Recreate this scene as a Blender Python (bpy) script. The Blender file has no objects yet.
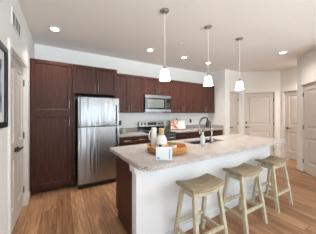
import bpy, bmesh, math, random
from mathutils import Vector, Matrix
random.seed(7)
scene = bpy.context.scene
COL = scene.collection
R = math.radians

# ------------------------------------------------------------------ camera
cam_d = bpy.data.cameras.new('camera')
cam = bpy.data.objects.new('camera', cam_d)
COL.objects.link(cam)
cam.location = (0, 0, 1.37)
cam.rotation_euler = (R(90), 0, R(-30.3))
cam_d.sensor_width = 36
cam_d.lens = 164.5 / 316 * 36
cam_d.shift_y = -3.3 / 316
cam_d.clip_start = 0.05
scene.camera = cam

# ------------------------------------------------------------------ world, light, exposure
world = bpy.data.worlds.new('World')
scene.world = world
world.use_nodes = True
wn = world.node_tree.nodes
wn['Background'].inputs[0].default_value = (0.75, 0.86, 1.0, 1)
wn['Background'].inputs[1].default_value = 1.2

scene.view_settings.view_transform = 'Standard'
scene.view_settings.look = 'None'
scene.view_settings.exposure = 0.68
scene.view_settings.gamma = 1.0
scene.view_settings.use_curve_mapping = False

WINDOW_POWER = 3.5
GROUND_FILL_POWER = 3400         # added upward fill for the ceiling, standing in for ground bounce
WINDOW_COL = (0.80, 0.905, 1.0)
DOWN_POWER = 50
DOWN_COL = (1.0, 0.93, 0.86)
PEND_POWER = 10
SIDE_FILL_POWER = 105
CE = 2.74
WINS = [(-0.2, 1.75, 0.15, 2.5), (2.05, 4.0, 0.15, 2.5)]      # world X range, z range, in the wall behind the camera
FRONT_Y = -4.5

def area_light(name, loc, rot, sx, sy, power, col):
    d = bpy.data.lights.new(name, 'AREA')
    d.shape = 'RECTANGLE'; d.size = sx; d.size_y = sy; d.energy = power; d.color = col
    o = bpy.data.objects.new(name, d); COL.objects.link(o)
    o.location = loc; o.rotation_euler = rot
    return o
for (a, b, z0, z1) in WINS:
    area_light('daylight', ((a+b)/2, FRONT_Y-0.35, (z0+z1)/2), (R(90), 0, 0), b-a+0.3, z1-z0+0.3,
               WINDOW_POWER*(b-a), WINDOW_COL).rotation_euler = (R(-90), 0, R(180))

area_light('daylight', (4.75, -2.35, 1.4), (0, R(90), 0), 2.2, 3.0, SIDE_FILL_POWER, WINDOW_COL)  # light for the added side window, put in to lift the left wall
area_light('ground_fill', (1.8, FRONT_Y-3.2, -0.05), (R(180), 0, 0), 7.0, 5.5, GROUND_FILL_POWER, WINDOW_COL)  # unseen fill lamp outside, added to brighten the ceiling from below

# ------------------------------------------------------------------ materials
def s2l(c):
    return tuple(((v/255)/12.92 if v/255 <= 0.04045 else ((v/255+0.055)/1.055)**2.4) for v in c)
MATS = {}
def base_mat(name):
    m = bpy.data.materials.new(name); m.use_nodes = True
    nt = m.node_tree
    return m, nt, nt.nodes['Principled BSDF']
def mat(name, rgb, rough=0.5, metal=0.0, var=0.03, scale=8.0, bump=0.0, spec=0.5, coat=0.0, aniso=0.0, stretch=None):
    m, nt, b = base_mat(name)
    c = s2l(rgb)
    tc = nt.nodes.new('ShaderNodeTexCoord')
    mp = nt.nodes.new('ShaderNodeMapping')
    if stretch: mp.inputs['Scale'].default_value = stretch
    nz = nt.nodes.new('ShaderNodeTexNoise'); nz.inputs['Scale'].default_value = scale; nz.inputs['Detail'].default_value = 3
    cr = nt.nodes.new('ShaderNodeValToRGB')
    cr.color_ramp.elements[0].position = 0.3; cr.color_ramp.elements[1].position = 0.7
    cr.color_ramp.elements[0].color = (*[max(0, v*(1-var)) for v in c], 1)
    cr.color_ramp.elements[1].color = (*[min(1, v*(1+var)) for v in c], 1)
    nt.links.new(tc.outputs['Object'], mp.inputs[0]); nt.links.new(mp.outputs[0], nz.inputs['Vector'])
    nt.links.new(nz.outputs['Fac'], cr.inputs[0]); nt.links.new(cr.outputs[0], b.inputs['Base Color'])
    b.inputs['Roughness'].default_value = rough; b.inputs['Metallic'].default_value = metal
    b.inputs['Specular IOR Level'].default_value = spec
    b.inputs['Coat Weight'].default_value = coat
    b.inputs['Anisotropic'].default_value = aniso
    if bump:
        bp = nt.nodes.new('ShaderNodeBump'); bp.inputs['Strength'].default_value = bump; bp.inputs['Distance'].default_value = 0.01
        nt.links.new(nz.outputs['Fac'], bp.inputs['Height']); nt.links.new(bp.outputs[0], b.inputs['Normal'])
    MATS[name] = m
    return m
def wood(name, dark, mid, light, rough=0.4, stretch=(14, 14, 1.2), scale=3.0, coat=0.0):
    m, nt, b = base_mat(name)
    tc = nt.nodes.new('ShaderNodeTexCoord'); mp = nt.nodes.new('ShaderNodeMapping')
    mp.inputs['Scale'].default_value = stretch
    nz = nt.nodes.new('ShaderNodeTexNoise'); nz.inputs['Scale'].default_value = scale
    nz.inputs['Detail'].default_value = 6; nz.inputs['Distortion'].default_value = 0.6
    cr = nt.nodes.new('ShaderNodeValToRGB')
    e = cr.color_ramp.elements
    e[0].position = 0.28; e[0].color = (*s2l(dark), 1)
    e[1].position = 0.75; e[1].color = (*s2l(light), 1)
    k = e.new(0.5); k.color = (*s2l(mid), 1)
    nt.links.new(tc.outputs['Object'], mp.inputs[0]); nt.links.new(mp.outputs[0], nz.inputs['Vector'])
    nt.links.new(nz.outputs['Fac'], cr.inputs[0]); nt.links.new(cr.outputs[0], b.inputs['Base Color'])
    b.inputs['Roughness'].default_value = rough; b.inputs['Coat Weight'].default_value = coat; b.inputs['Specular IOR Level'].default_value = 0.24
    bp = nt.nodes.new('ShaderNodeBump'); bp.inputs['Strength'].default_value = 0.08; bp.inputs['Distance'].default_value = 0.003
    nt.links.new(nz.outputs['Fac'], bp.inputs['Height']); nt.links.new(bp.outputs[0], b.inputs['Normal'])
    MATS[name] = m
    return m
def emit(name, rgb, strength):
    m, nt, b = base_mat(name)
    b.inputs['Base Color'].default_value = (*s2l(rgb), 1)
    b.inputs['Emission Color'].default_value = (*s2l(rgb), 1)
    b.inputs['Emission Strength'].default_value = strength
    MATS[name] = m
    return m
def glass(name, rgb, mixf=0.9, rough=0.03):
    m, nt, b = base_mat(name)
    b.inputs['Base Color'].default_value = (*s2l(rgb), 1); b.inputs['Roughness'].default_value = rough
    tr = nt.nodes.new('ShaderNodeBsdfTransparent'); tr.inputs[0].default_value = (*s2l(rgb), 1)
    mx = nt.nodes.new('ShaderNodeMixShader'); mx.inputs[0].default_value = mixf
    nt.links.new(b.outputs[0], mx.inputs[1]); nt.links.new(tr.outputs[0], mx.inputs[2])
    nt.links.new(mx.outputs[0], nt.nodes['Material Output'].inputs[0])
    MATS[name] = m
    return m

M_WALL = mat('wall_paint', (234, 231, 227), 0.75, var=0.012, scale=3, bump=0.02)
M_CEIL = mat('ceiling_paint', (234, 229, 223), 0.9, var=0.012, scale=40, bump=0.05)
M_TRIM = mat('trim_paint', (232, 228, 222), 0.4, var=0.01)
M_DOOR = mat('door_paint', (206, 197, 189), 0.42, var=0.012)
M_CAB = wood('espresso_wood', (56, 31, 24), (72, 42, 33), (88, 54, 43), 0.45)
M_CABIN = wood('cabinet_carcass', (52, 32, 28), (66, 42, 36), (78, 50, 42), 0.45)
M_STEEL = mat('stainless_steel', (146, 147, 148), 0.3, 1.0, var=0.04, scale=4, stretch=(60, 60, 0.6), aniso=0.5)
def brushed():
    m, nt, b = base_mat('brushed_stainless')
    N, L = nt.nodes, nt.links
    b.inputs['Base Color'].default_value = (*s2l((150, 151, 152)), 1); b.inputs['Metallic'].default_value = 1; b.inputs['Roughness'].default_value = 0.25
    tc = N.new('ShaderNodeTexCoord'); mp = N.new('ShaderNodeMapping'); mp.inputs['Scale'].default_value = (13, 13, 0.7)
    nz = N.new('ShaderNodeTexNoise'); nz.inputs['Scale'].default_value = 1.0; nz.inputs['Detail'].default_value = 1
    L.new(tc.outputs['Object'], mp.inputs[0]); L.new(mp.outputs[0], nz.inputs['Vector'])
    bp = N.new('ShaderNodeBump'); bp.inputs['Strength'].default_value = 0.9; bp.inputs['Distance'].default_value = 0.016
    L.new(nz.outputs['Fac'], bp.inputs['Height']); L.new(bp.outputs[0], b.inputs['Normal'])
    tg = N.new('ShaderNodeTangent'); tg.direction_type = 'RADIAL'; tg.axis = 'Z'
    L.new(tg.outputs[0], b.inputs['Tangent']); b.inputs['Anisotropic'].default_value = 0.9; b.inputs['Anisotropic Rotation'].default_value = 0.25
    return m
M_BRUSH = brushed()
M_CHROME = mat('brushed_nickel', (150, 145, 138), 0.25, 1.0, var=0.03)
M_NICKEL = mat('satin_nickel', (168, 162, 154), 0.35, 0.75, var=0.05)
M_DKMETAL = mat('dark_bronze', (62, 58, 54), 0.35, 0.8, var=0.05)
M_BLACK = mat('black_plastic', (22, 22, 23), 0.35, var=0.1)
M_BGLASS = mat('black_glass', (14, 14, 15), 0.08, var=0.1, spec=0.6)
M_MWGLASS = mat('microwave_window', (120, 124, 118), 0.12, var=0.08)
M_WHITE = mat('white_ceramic', (236, 232, 226), 0.25, var=0.02)
M_PAPER = mat('white_card', (218, 221, 222), 0.6, var=0.02)
M_KNEE = mat('island_paint', (228, 229, 231), 0.55, var=0.01)
M_BLUE = mat('blue_print', (110, 140, 180), 0.6)
M_TRAY = wood('tray_wood', (140, 88, 42), (182, 122, 66), (208, 156, 100), 0.4, stretch=(6, 6, 20))
M_SEAT = wood('stool_seat_wood', (130, 114, 90), (158, 140, 113), (180, 163, 136), 0.6, stretch=(2, 22, 22))
M_WASH = wood('whitewashed_wood', (158, 148, 124), (188, 178, 154), (206, 198, 176), 0.6, stretch=(18, 18, 2.5))
M_SHADE = emit('frosted_shade', (255, 246, 230), 1.6)
M_LENS = emit('lamp_lens', (255, 246, 232), 9.0)
M_GREEN = mat('succulent_green', (104, 142, 96), 0.5, var=0.25, scale=40)
M_SOIL = mat('soil', (60, 46, 36), 0.9, var=0.2, scale=60)
M_TEAL = mat('teal_glaze', (66, 98, 100), 0.3)
M_AMBER = mat('amber_glaze', (140, 96, 54), 0.3)
M_GOLD = wood('pale_wood', (168, 136, 96), (192, 162, 122), (208, 182, 146), 0.45)
M_VENT = mat('vent_paint', (196, 192, 184), 0.5)
M_VENTDK = mat('duct_dark', (96, 94, 90), 0.8)
M_FRAMEB = mat('black_frame', (20, 24, 27), 0.3, var=0.1)
M_MATB = mat('picture_mat', (225, 228, 226), 0.7)
M_JARG = glass('green_glass', (222, 230, 224), 0.6)
M_CLEAR = glass('clear_glass', (225, 232, 236), 0.45)
M_PANE = glass('window_glass', (250, 252, 252), 0.92)
M_SOAP = mat('lotion_yellow', (212, 196, 130), 0.4)
M_SPRAY = mat('grey_rubber', (40, 42, 40), 0.5)

def floor_mat():
    m, nt, b = base_mat('oak_plank_floor')
    N, L = nt.nodes, nt.links
    tc = N.new('ShaderNodeTexCoord')
    mp = N.new('ShaderNodeMapping'); mp.inputs['Rotation'].default_value = (0, 0, R(90)); mp.inputs['Location'].default_value = (0.35, 0.06, 0)
    L.new(tc.outputs['Object'], mp.inputs[0])
    br = N.new('ShaderNodeTexBrick')
    br.inputs['Scale'].default_value = 1.0
    br.inputs['Brick Width'].default_value = 1.22; br.inputs['Row Height'].default_value = 0.18
    br.inputs['Mortar Size'].default_value = 0.0022; br.inputs['Mortar Smooth'].default_value = 0.2; br.inputs['Bias'].default_value = 0.0
    br.offset = 0.37; br.offset_frequency = 2
    br.inputs['Color1'].default_value = (0, 0, 0, 1); br.inputs['Color2'].default_value = (1, 1, 1, 1)
    br.inputs['Mortar'].default_value = (0.5, 0.5, 0.5, 1)
    L.new(mp.outputs[0], br.inputs['Vector'])
    mp2 = N.new('ShaderNodeMapping'); mp2.inputs['Scale'].default_value = (1.4, 16, 1)
    L.new(mp.outputs[0], mp2.inputs[0])
    addv = N.new('ShaderNodeVectorMath'); addv.operation = 'ADD'
    sc = N.new('ShaderNodeVectorMath'); sc.operation = 'SCALE'; sc.inputs['Scale'].default_value = 13.0
    L.new(br.outputs['Color'], sc.inputs[0]); L.new(mp2.outputs[0], addv.inputs[0]); L.new(sc.outputs[0], addv.inputs[1])
    nz = N.new('ShaderNodeTexNoise'); nz.inputs['Scale'].default_value = 1.6; nz.inputs['Detail'].default_value = 7; nz.inputs['Distortion'].default_value = 0.9
    L.new(addv.outputs[0], nz.inputs['Vector'])
    mixf = N.new('ShaderNodeMath'); mixf.operation = 'MULTIPLY_ADD'; mixf.inputs[1].default_value = 0.24; mixf.inputs[2].default_value = -0.12
    L.new(br.outputs['Color'], mixf.inputs[0])
    ad = N.new('ShaderNodeMath'); ad.operation = 'ADD'
    L.new(mixf.outputs[0], ad.inputs[0]); L.new(nz.outputs['Fac'], ad.inputs[1])
    cr = N.new('ShaderNodeValToRGB'); e = cr.color_ramp.elements
    e[0].position = 0.2; e[0].color = (*s2l((110, 76, 51)), 1)
    e[1].position = 0.8; e[1].color = (*s2l((194, 153, 118)), 1)
    k = e.new(0.5); k.color = (*s2l((157, 115, 82)), 1)
    L.new(ad.outputs[0], cr.inputs[0])
    mo = N.new('ShaderNodeMixRGB'); mo.blend_type = 'MULTIPLY'; mo.inputs[2].default_value = (0.45, 0.4, 0.36, 1)
    L.new(br.outputs['Fac'], mo.inputs[0]); L.new(cr.outputs[0], mo.inputs[1])
    L.new(mo.outputs[0], b.inputs['Base Color'])
    b.inputs['Roughness'].default_value = 0.42; b.inputs['Specular IOR Level'].default_value = 0.35
    bp = N.new('ShaderNodeBump'); bp.inputs['Strength'].default_value = 0.1; bp.inputs['Distance'].default_value = 0.004
    L.new(nz.outputs['Fac'], bp.inputs['Height']); L.new(bp.outputs[0], b.inputs['Normal'])
    return m
def granite_mat():
    m, nt, b = base_mat('speckled_granite')
    N, L = nt.nodes, nt.links
    tc = N.new('ShaderNodeTexCoord')
    n1 = N.new('ShaderNodeTexNoise'); n1.inputs['Scale'].default_value = 82; n1.inputs['Detail'].default_value = 4
    n2 = N.new('ShaderNodeTexVoronoi'); n2.inputs['Scale'].default_value = 95
    n3 = N.new('ShaderNodeTexNoise'); n3.inputs['Scale'].default_value = 7; n3.inputs['Detail'].default_value = 3
    for n in (n1, n2, n3): L.new(tc.outputs['Object'], n.inputs['Vector'])
    c1 = N.new('ShaderNodeValToRGB'); e = c1.color_ramp.elements
    e[0].position = 0.30; e[0].color = (*s2l((66, 64, 66)), 1)
    e[1].position = 0.62; e[1].color = (*s2l((232, 229, 227)), 1)
    k = e.new(0.42); k.color = (*s2l((196, 188, 183)), 1)
    L.new(n1.outputs['Fac'], c1.inputs[0])
    c2 = N.new('ShaderNodeValToRGB'); e = c2.color_ramp.elements
    e[0].position = 0.0; e[0].color = (*s2l((216, 205, 198)), 1); e[1].position = 1.0; e[1].color = (*s2l((248, 246, 245)), 1)
    L.new(n2.outputs['Color'], c2.inputs[0])
    mx = N.new('ShaderNodeMixRGB'); mx.blend_type = 'MULTIPLY'; mx.inputs[0].default_value = 0.7
    L.new(c1.outputs[0], mx.inputs[1]); L.new(c2.outputs[0], mx.inputs[2])
    c3 = N.new('ShaderNodeValToRGB'); e = c3.color_ramp.elements
    e[0].color = (0.72, 0.71, 0.705, 1); e[1].color = (0.87, 0.87, 0.87, 1); e[0].position = 0.35; e[1].position = 0.65
    L.new(n3.outputs['Fac'], c3.inputs[0])
    m2 = N.new('ShaderNodeMixRGB'); m2.blend_type = 'MULTIPLY'; m2.inputs[0].default_value = 1
    L.new(mx.outputs[0], m2.inputs[1]); L.new(c3.outputs[0], m2.inputs[2])
    L.new(m2.outputs[0], b.inputs['Base Color'])
    b.inputs['Roughness'].default_value = 0.2; b.inputs['Specular IOR Level'].default_value = 0.25
    return m
def tile_mat():
    m, nt, b = base_mat('backsplash_tile')
    N, L = nt.nodes, nt.links
    tc = N.new('ShaderNodeTexCoord'); mp = N.new('ShaderNodeMapping'); mp.inputs['Rotation'].default_value = (R(90), 0, 0)
    br = N.new('ShaderNodeTexBrick'); br.inputs['Scale'].default_value = 1
    br.inputs['Brick Width'].default_value = 0.2; br.inputs['Row Height'].default_value = 0.075; br.inputs['Mortar Size'].default_value = 0.002
    br.inputs['Color1'].default_value = (*s2l((246, 246, 245)), 1); br.inputs['Color2'].default_value = (*s2l((242, 242, 241)), 1)
    br.inputs['Mortar'].default_value = (*s2l((226, 226, 225)), 1)
    L.new(tc.outputs['Object'], mp.inputs[0]); L.new(mp.outputs[0], br.inputs['Vector']); L.new(br.outputs['Color'], b.inputs['Base Color'])
    b.inputs['Roughness'].default_value = 0.25
    return m
M_FLOOR = floor_mat(); M_GRANITE = granite_mat(); M_TILE = tile_mat()
def page_mat():
    m, nt, b = base_mat('cookbook_photo_page')
    N, L = nt.nodes, nt.links
    tc = N.new('ShaderNodeTexCoord')
    nz = N.new('ShaderNodeTexNoise'); nz.inputs['Scale'].default_value = 9; nz.inputs['Detail'].default_value = 2
    L.new(tc.outputs['Object'], nz.inputs['Vector'])
    cr = N.new('ShaderNodeValToRGB'); e = cr.color_ramp.elements
    e[0].position = 0.30; e[0].color = (*s2l((96, 60, 44)), 1); e[1].position = 0.54; e[1].color = (*s2l((240, 226, 214)), 1)
    k = e.new(0.42); k.color = (*s2l((216, 150, 112)), 1)
    L.new(nz.outputs['Fac'], cr.inputs[0]); L.new(cr.outputs[0], b.inputs['Base Color']); b.inputs['Roughness'].default_value = 0.4
    return m
M_PAGE = page_mat()
def art_mat():
    m, nt, b = base_mat('abstract_print')
    N, L = nt.nodes, nt.links
    tc = N.new('ShaderNodeTexCoord'); nz = N.new('ShaderNodeTexNoise'); nz.inputs['Scale'].default_value = 6; nz.inputs['Detail'].default_value = 2
    L.new(tc.outputs['Object'], nz.inputs['Vector'])
    cr = N.new('ShaderNodeValToRGB'); e = cr.color_ramp.elements
    e[0].position = 0.35; e[0].color = (*s2l((84, 92, 84)), 1); e[1].position = 0.65; e[1].color = (*s2l((214, 220, 220)), 1)
    k = e.new(0.5); k.color = (*s2l((140, 160, 176)), 1)
    L.new(nz.outputs['Fac'], cr.inputs[0]); L.new(cr.outputs[0], b.inputs['Base Color'])
    return m
M_ART = art_mat()

# ------------------------------------------------------------------ mesh helpers
class MB:
    def __init__(s): s.bm = bmesh.new()
    def _bev(s, geom_verts, w, seg=2):
        es = set()
        for v in geom_verts:
            for e in v.link_edges: es.add(e)
        bmesh.ops.bevel(s.bm, geom=list(es), offset=w, segments=seg, profile=0.7, affect='EDGES', clamp_overlap=True)
    def box(s, x0, x1, y0, y1, z0, z1, bev=0.0):
        r = bmesh.ops.create_cube(s.bm, size=1)
        for v in r['verts']:
            v.co = Vector(((x0+x1)/2+v.co.x*(x1-x0), (y0+y1)/2+v.co.y*(y1-y0), (z0+z1)/2+v.co.z*(z1-z0)))
        if bev: s._bev(r['verts'], bev)
        return s
    def hexa(s, pts, bev=0.0):           # eight points: four bottom (ccw), four top
        vs = [s.bm.verts.new(p) for p in pts]
        for f in ((3,2,1,0),(4,5,6,7),(0,1,5,4),(1,2,6,5),(2,3,7,6),(3,0,4,7)): s.bm.faces.new([vs[i] for i in f])
        if bev: s._bev(vs, bev)
        return s
    def bar(s, a, b, w, d, bev=0.003):   # tapered-free square bar from a to b with horizontal section w x d
        a, b = Vector(a), Vector(b)
        q = [(-w/2,-d/2,0),(w/2,-d/2,0),(w/2,d/2,0),(-w/2,d/2,0)]
        return s.hexa([a+Vector(p) for p in q]+[b+Vector(p) for p in q], bev)
    def beam(s, a, b, w, h, bev=0.003):  # beam between two points, any direction; w sideways, h upright
        a, b = Vector(a), Vector(b); t = (b-a).normalized()
        sd = t.cross(Vector((0,0,1))).normalized(); up = sd.cross(t)
        q = [-sd*w/2-up*h/2, sd*w/2-up*h/2, sd*w/2+up*h/2, -sd*w/2+up*h/2]
        return s.hexa([a+p for p in q]+[b+p for p in q], bev)
    def prism(s, pts, z0, z1, bev=0.0):
        n = len(pts)
        lo = [s.bm.verts.new((x, y, z0)) for x, y in pts]; hi = [s.bm.verts.new((x, y, z1)) for x, y in pts]
        s.bm.faces.new(lo[::-1]); s.bm.faces.new(hi)
        for i in range(n): s.bm.faces.new((lo[i], lo[(i+1)%n], hi[(i+1)%n], hi[i]))
        return s
    def lathe(s, prof, seg=28, c=(0,0,0)):
        rings = []
        for r, z in prof:
            if r < 1e-5: rings.append([s.bm.verts.new((c[0], c[1], c[2]+z))])
            else: rings.append([s.bm.verts.new((c[0]+r*math.cos(2*math.pi*i/seg), c[1]+r*math.sin(2*math.pi*i/seg), c[2]+z)) for i in range(seg)])
        for a, b in zip(rings, rings[1:]):
            for i in range(seg):
                j = (i+1) % seg
                if len(a) == 1 and len(b) == 1: break
                if len(a) == 1: s.bm.faces.new((a[0], b[j], b[i]))
                elif len(b) == 1: s.bm.faces.new((a[i], a[j], b[0]))
                else: s.bm.faces.new((a[i], a[j], b[j], b[i]))
        return s
    def tube(s, pts, r, seg=12, cap=True):
        P = [Vector(p) for p in pts]; rs = r if isinstance(r, (list, tuple)) else [r]*len(P)
        rings = []; prev = None
        for i, p in enumerate(P):
            t = (P[min(i+1, len(P)-1)]-P[max(i-1, 0)]).normalized()
            if prev is None:
                u = t.orthogonal().normalized()
            else:
                u = (prev-t*prev.dot(t)).normalized()
            prev = u; w = t.cross(u)
            rings.append([s.bm.verts.new(p+(u*math.cos(2*math.pi*k/seg)+w*math.sin(2*math.pi*k/seg))*rs[i]) for k in range(seg)])
        for a, b in zip(rings, rings[1:]):
            for i in range(seg): s.bm.faces.new((a[i], a[(i+1)%seg], b[(i+1)%seg], b[i]))
        if cap: s.bm.faces.new(rings[0][::-1]); s.bm.faces.new(rings[-1])
        return s
    def panel(s, x0, x1, z0, z1, yf, t, rail, rec=0.008, slope=0.012, raised=False, bev=0.002, mids=()):
        """framed panel door facing -y: front plane yf, thickness t (towards +y); mids = list of (z0,z1) panel openings"""
        ops = mids or [(z0+rail, z1-rail)]
        xa, xb = x0+rail, x1-rail
        s.box(x0, xa, yf, yf+t, z0, z1, bev); s.box(xb, x1, yf, yf+t, z0, z1, bev)
        zs = [z0]+[v for o in ops for v in o]+[z1]
        for a, b in zip(zs[0::2], zs[1::2]): s.box(xa-0.001, xb+0.001, yf, yf+t, a, b, 0)
        for a, b in ops:
            o = [(xa, yf, a), (xb, yf, a), (xb, yf, b), (xa, yf, b)]
            i = [(xa+slope, yf+rec, a+slope), (xb-slope, yf+rec, a+slope), (xb-slope, yf+rec, b-slope), (xa+slope, yf+rec, b-slope)]
            vo = [s.bm.verts.new(p) for p in o]; vi = [s.bm.verts.new(p) for p in i]
            for k in range(4): s.bm.faces.new((vo[k], vo[(k+1)%4], vi[(k+1)%4], vi[k]))
            if raised:
                m1 = slope+0.03; m2 = m1+0.03; y2 = yf+0.002
                j = [(xa+m1, yf+rec, a+m1), (xb-m1, yf+rec, a+m1), (xb-m1, yf+rec, b-m1), (xa+m1, yf+rec, b-m1)]
                l = [(xa+m2, y2, a+m2), (xb-m2, y2, a+m2), (xb-m2, y2, b-m2), (xa+m2, y2, b-m2)]
                vj = [s.bm.verts.new(p) for p in j]; vl = [s.bm.verts.new(p) for p in l]
                for k in range(4):
                    s.bm.faces.new((vi[k], vi[(k+1)%4], vj[(k+1)%4], vj[k])); s.bm.faces.new((vj[k], vj[(k+1)%4], vl[(k+1)%4], vl[k]))
                s.bm.faces.new(vl)
            else: s.bm.faces.new(vi)
            s.box(xa, xb, yf+rec+0.004, yf+t, a, b)
        return s
    def build(s, name, m, parent=None, origin=(0,0,0), smooth=False):
        if origin != (0,0,0): bmesh.ops.translate(s.bm, verts=s.bm.verts, vec=-Vector(origin))
        bmesh.ops.recalc_face_normals(s.bm, faces=s.bm.faces)
        me = bpy.data.meshes.new(name); s.bm.to_mesh(me); s.bm.free()
        me.materials.append(m)
        if smooth:
            for p in me.polygons: p.use_smooth = True
        o = bpy.data.objects.new(name, me); COL.objects.link(o)
        if parent is not None: o.parent = parent
        return o
def smooth_auto(o, ang=40):
    for p in o.data.polygons: p.use_smooth = True
    bm = bmesh.new(); bm.from_mesh(o.data)
    for e in bm.edges:
        if len(e.link_faces) == 2 and e.calc_face_angle(0) > R(ang): e.smooth = False
    bm.to_mesh(o.data); bm.free()
    return o
def tag(o, label=None, cat=None, group=None, kind=None):
    if label: o['label'] = label
    if cat: o['category'] = cat
    if group: o['group'] = group
    if kind: o['kind'] = kind
    return o
def thing(name, loc, rz=0.0, label=None, cat=None, group=None):
    o = bpy.data.objects.new(name, None); COL.objects.link(o)
    o.empty_display_size = 0.1; o.location = loc; o.rotation_euler = (0, 0, rz)
    return tag(o, label, cat, group)
def dup(root, loc, rz=None, label=None):
    r = root.copy(); COL.objects.link(r); r.location = loc
    if rz is not None: r.rotation_euler = (0, 0, rz)
    if label: r['label'] = label
    for ch in list(root.children):
        c = ch.copy(); COL.objects.link(c); c.parent = r
        for g in list(ch.children):
            d = g.copy(); COL.objects.link(d); d.parent = c
    return r

# ------------------------------------------------------------------ room shell
STRUCT = dict(kind='structure')
def struct(o, label, cat): return tag(o, label, cat, kind='structure')
struct(MB().box(-0.7, 6.2, -4.8, 4.25, -0.1, 0).build('floor', M_FLOOR), 'warm brown oak plank floor running towards the kitchen', 'floor')
struct(MB().box(-0.7, 6.2, -4.8, 4.25, CE, CE+0.1).build('ceiling', M_CEIL), 'flat beige white ceiling with recessed lights', 'ceiling')
WALLROT = {}
def wall(name, P, Q, label, openings=(), thick=0.12, mat_=M_WALL, lo=0.0):
    """wall seen from the room with P at its left end; openings (x0,x1,z0,z1,closed)"""
    P, Q = Vector(P), Vector(Q); d = Q-P; L = d.length; ang = math.atan2(d.y, d.x)
    b = MB(); xs = 0.0
    for (x0, x1, z0, z1, closed) in sorted(openings):
        b.box(xs, x0, 0, thick, lo, CE)
        if z1 < CE: b.box(x0, x1, 0, thick, z1, CE)
        if z0 > 0: b.box(x0, x1, 0, thick, lo, z0)
        if closed: b.box(x0, x1, 0.072, thick, z0, z1)
        xs = x1
    b.box(xs, L, 0, thick, lo, CE)
    o = b.build(name, mat_)
    o.location = (P.x, P.y, 0); o.rotation_euler = (0, 0, ang)
    struct(o, label, 'wall')
    WALLROT[name] = (P, ang, L)
    return o
XL = -0.46
r2 = math.sqrt(0.5)
# closet opening on the left wall, world Y 2.19..3.10
CL0, CL1 = 2.19, 3.11
wall('wall_left', (XL, -4.5), (XL, 4.0), 'off white left wall with closet doors and air vent', [(CL0+4.5, CL1+4.5, 0, 2.05, True)])
wall('wall_back', (XL-0.12, 4.0), (4.43, 4.0), 'off white kitchen wall behind the brown cabinets')
wall('wall_return', (4.31, 4.0), (4.31, 3.31), 'short white wall ending the kitchen run', thick=0.119)
wall('wall_closet', (4.43, 3.31), (5.065, 3.31), 'white wall with the narrow beige door', [(0.09, 0.56, 0, 2.045, True)])
W2P, W2Q = (5.065, 3.315), (5.88, 2.50)
wall('wall_entry', W2P, W2Q, 'angled white wall with the entry door', [(0.125, 0.985, 0, 2.045, True)])
wall('wall_hall', (5.88, 2.50), (5.88, 0.9), 'white hallway wall with a beige door', [(0.10, 0.86, 0, 2.045, True)])
wall('wall_hall_end', (5.88, 0.9), (4.32, 0.9), 'white wall closing the hallway')
W4P, W4Q = (5.08, 1.80), (4.20, 0.92)
wall('wall_angled', W4P, W4Q, 'angled white wall with a beige door at the right', [(0.20, 1.02, 0, 2.045, True)])
SIDE_FILL_WIN = (-3.7, -1.0, 0.4, 2.4)      # Y range, z range, unseen window added to brighten the left wall
wall('wall_right', (4.20, 0.92), (4.20, -4.5), 'white living room wall with one added window', [(0.92-SIDE_FILL_WIN[1], 0.92-SIDE_FILL_WIN[0], SIDE_FILL_WIN[2], SIDE_FILL_WIN[3], False)])
wall('wall_front', (4.32, FRONT_Y), (XL-0.12, FRONT_Y), 'white wall with windows behind the camera',
     [(4.32-b, 4.32-a, z0, z1, False) for a, b, z0, z1 in WINS])
for i, (wx, wy, wr, wl, z0, z1) in enumerate([((a+b)/2, FRONT_Y-0.06, 0, b-a, z0, z1) for a, b, z0, z1 in WINS]
                                             + [(4.26, (SIDE_FILL_WIN[0]+SIDE_FILL_WIN[1])/2, R(90), SIDE_FILL_WIN[1]-SIDE_FILL_WIN[0], SIDE_FILL_WIN[2], SIDE_FILL_WIN[3])]):
    w = thing('window_%d' % (i+1), (wx, wy, z0), wr); struct(w, ['left white framed window behind the camera', 'right white framed window behind the camera', 'unseen white framed side window added to brighten the left wall'][i], 'window')
    a, b = -wl/2, wl/2
    hw, hh = (b-a)/2, z1-z0
    f = MB()
    f.box(-hw, -hw+0.05, -0.03, 0.03, 0, hh).box(hw-0.05, hw, -0.03, 0.03, 0, hh).box(-hw, hw, -0.03, 0.03, 0, 0.05).box(-hw, hw, -0.03, 0.03, hh-0.05, hh)
    f.box(-0.025, 0.025, -0.03, 0.03, 0.05, hh-0.05)
    f.build('window_frame', M_TRIM, w)
    MB().box(-hw+0.04, hw-0.04, -0.004, 0.004, 0.04, hh-0.04).build('pane', M_PANE, w)
    MB().box(-hw-0.04, hw+0.04, 0.061, 0.12, -0.03, 0, 0.004).build('window_sill', M_TRIM, w)

def base_run(name, P, Q, segs, label):
    P, Q = Vector(P), Vector(Q); d = Q-P; ang = math.atan2(d.y, d.x)
    b = MB()
    for x0, x1 in segs: b.prism([(x0, -0.013), (x1, -0.013), (x1, -0.0005), (x0, -0.0005)], 0.0, 0.085); b.prism([(x0, -0.009), (x1, -0.009), (x1, -0.0005), (x0, -0.0005)], 0.085, 0.1)
    o = b.build(name, M_TRIM); o.location = (P.x, P.y, 0); o.rotation_euler = (0, 0, ang)
    struct(o, label, 'baseboard')
CW = 0.065
base_run('baseboard_left', (XL, -4.5), (XL, 4.0), [(0, CL0+4.5-CW-0.01), (CL1+4.5+CW+0.01, 7.89)], 'white baseboard along the left wall')
base_run('baseboard_closet', (4.31, 3.31), (5.065, 3.31), [(0, 0.14), (0.74, 0.755)], 'white baseboard beside the narrow door')
base_run('baseboard_entry', W2P, W2Q, [(0, 0.05), (1.06, 1.15)], 'white baseboard beside the entry door')
base_run('baseboard_hall', (5.88, 2.5), (5.88, 0.9), [(0, 0.03), (0.93, 1.6)], 'white baseboard in the hallway')
base_run('baseboard_angled', W4P, W4Q, [(0.002, 0.13), (1.09, 1.24)], 'white baseboard beside the right hand door')
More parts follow.
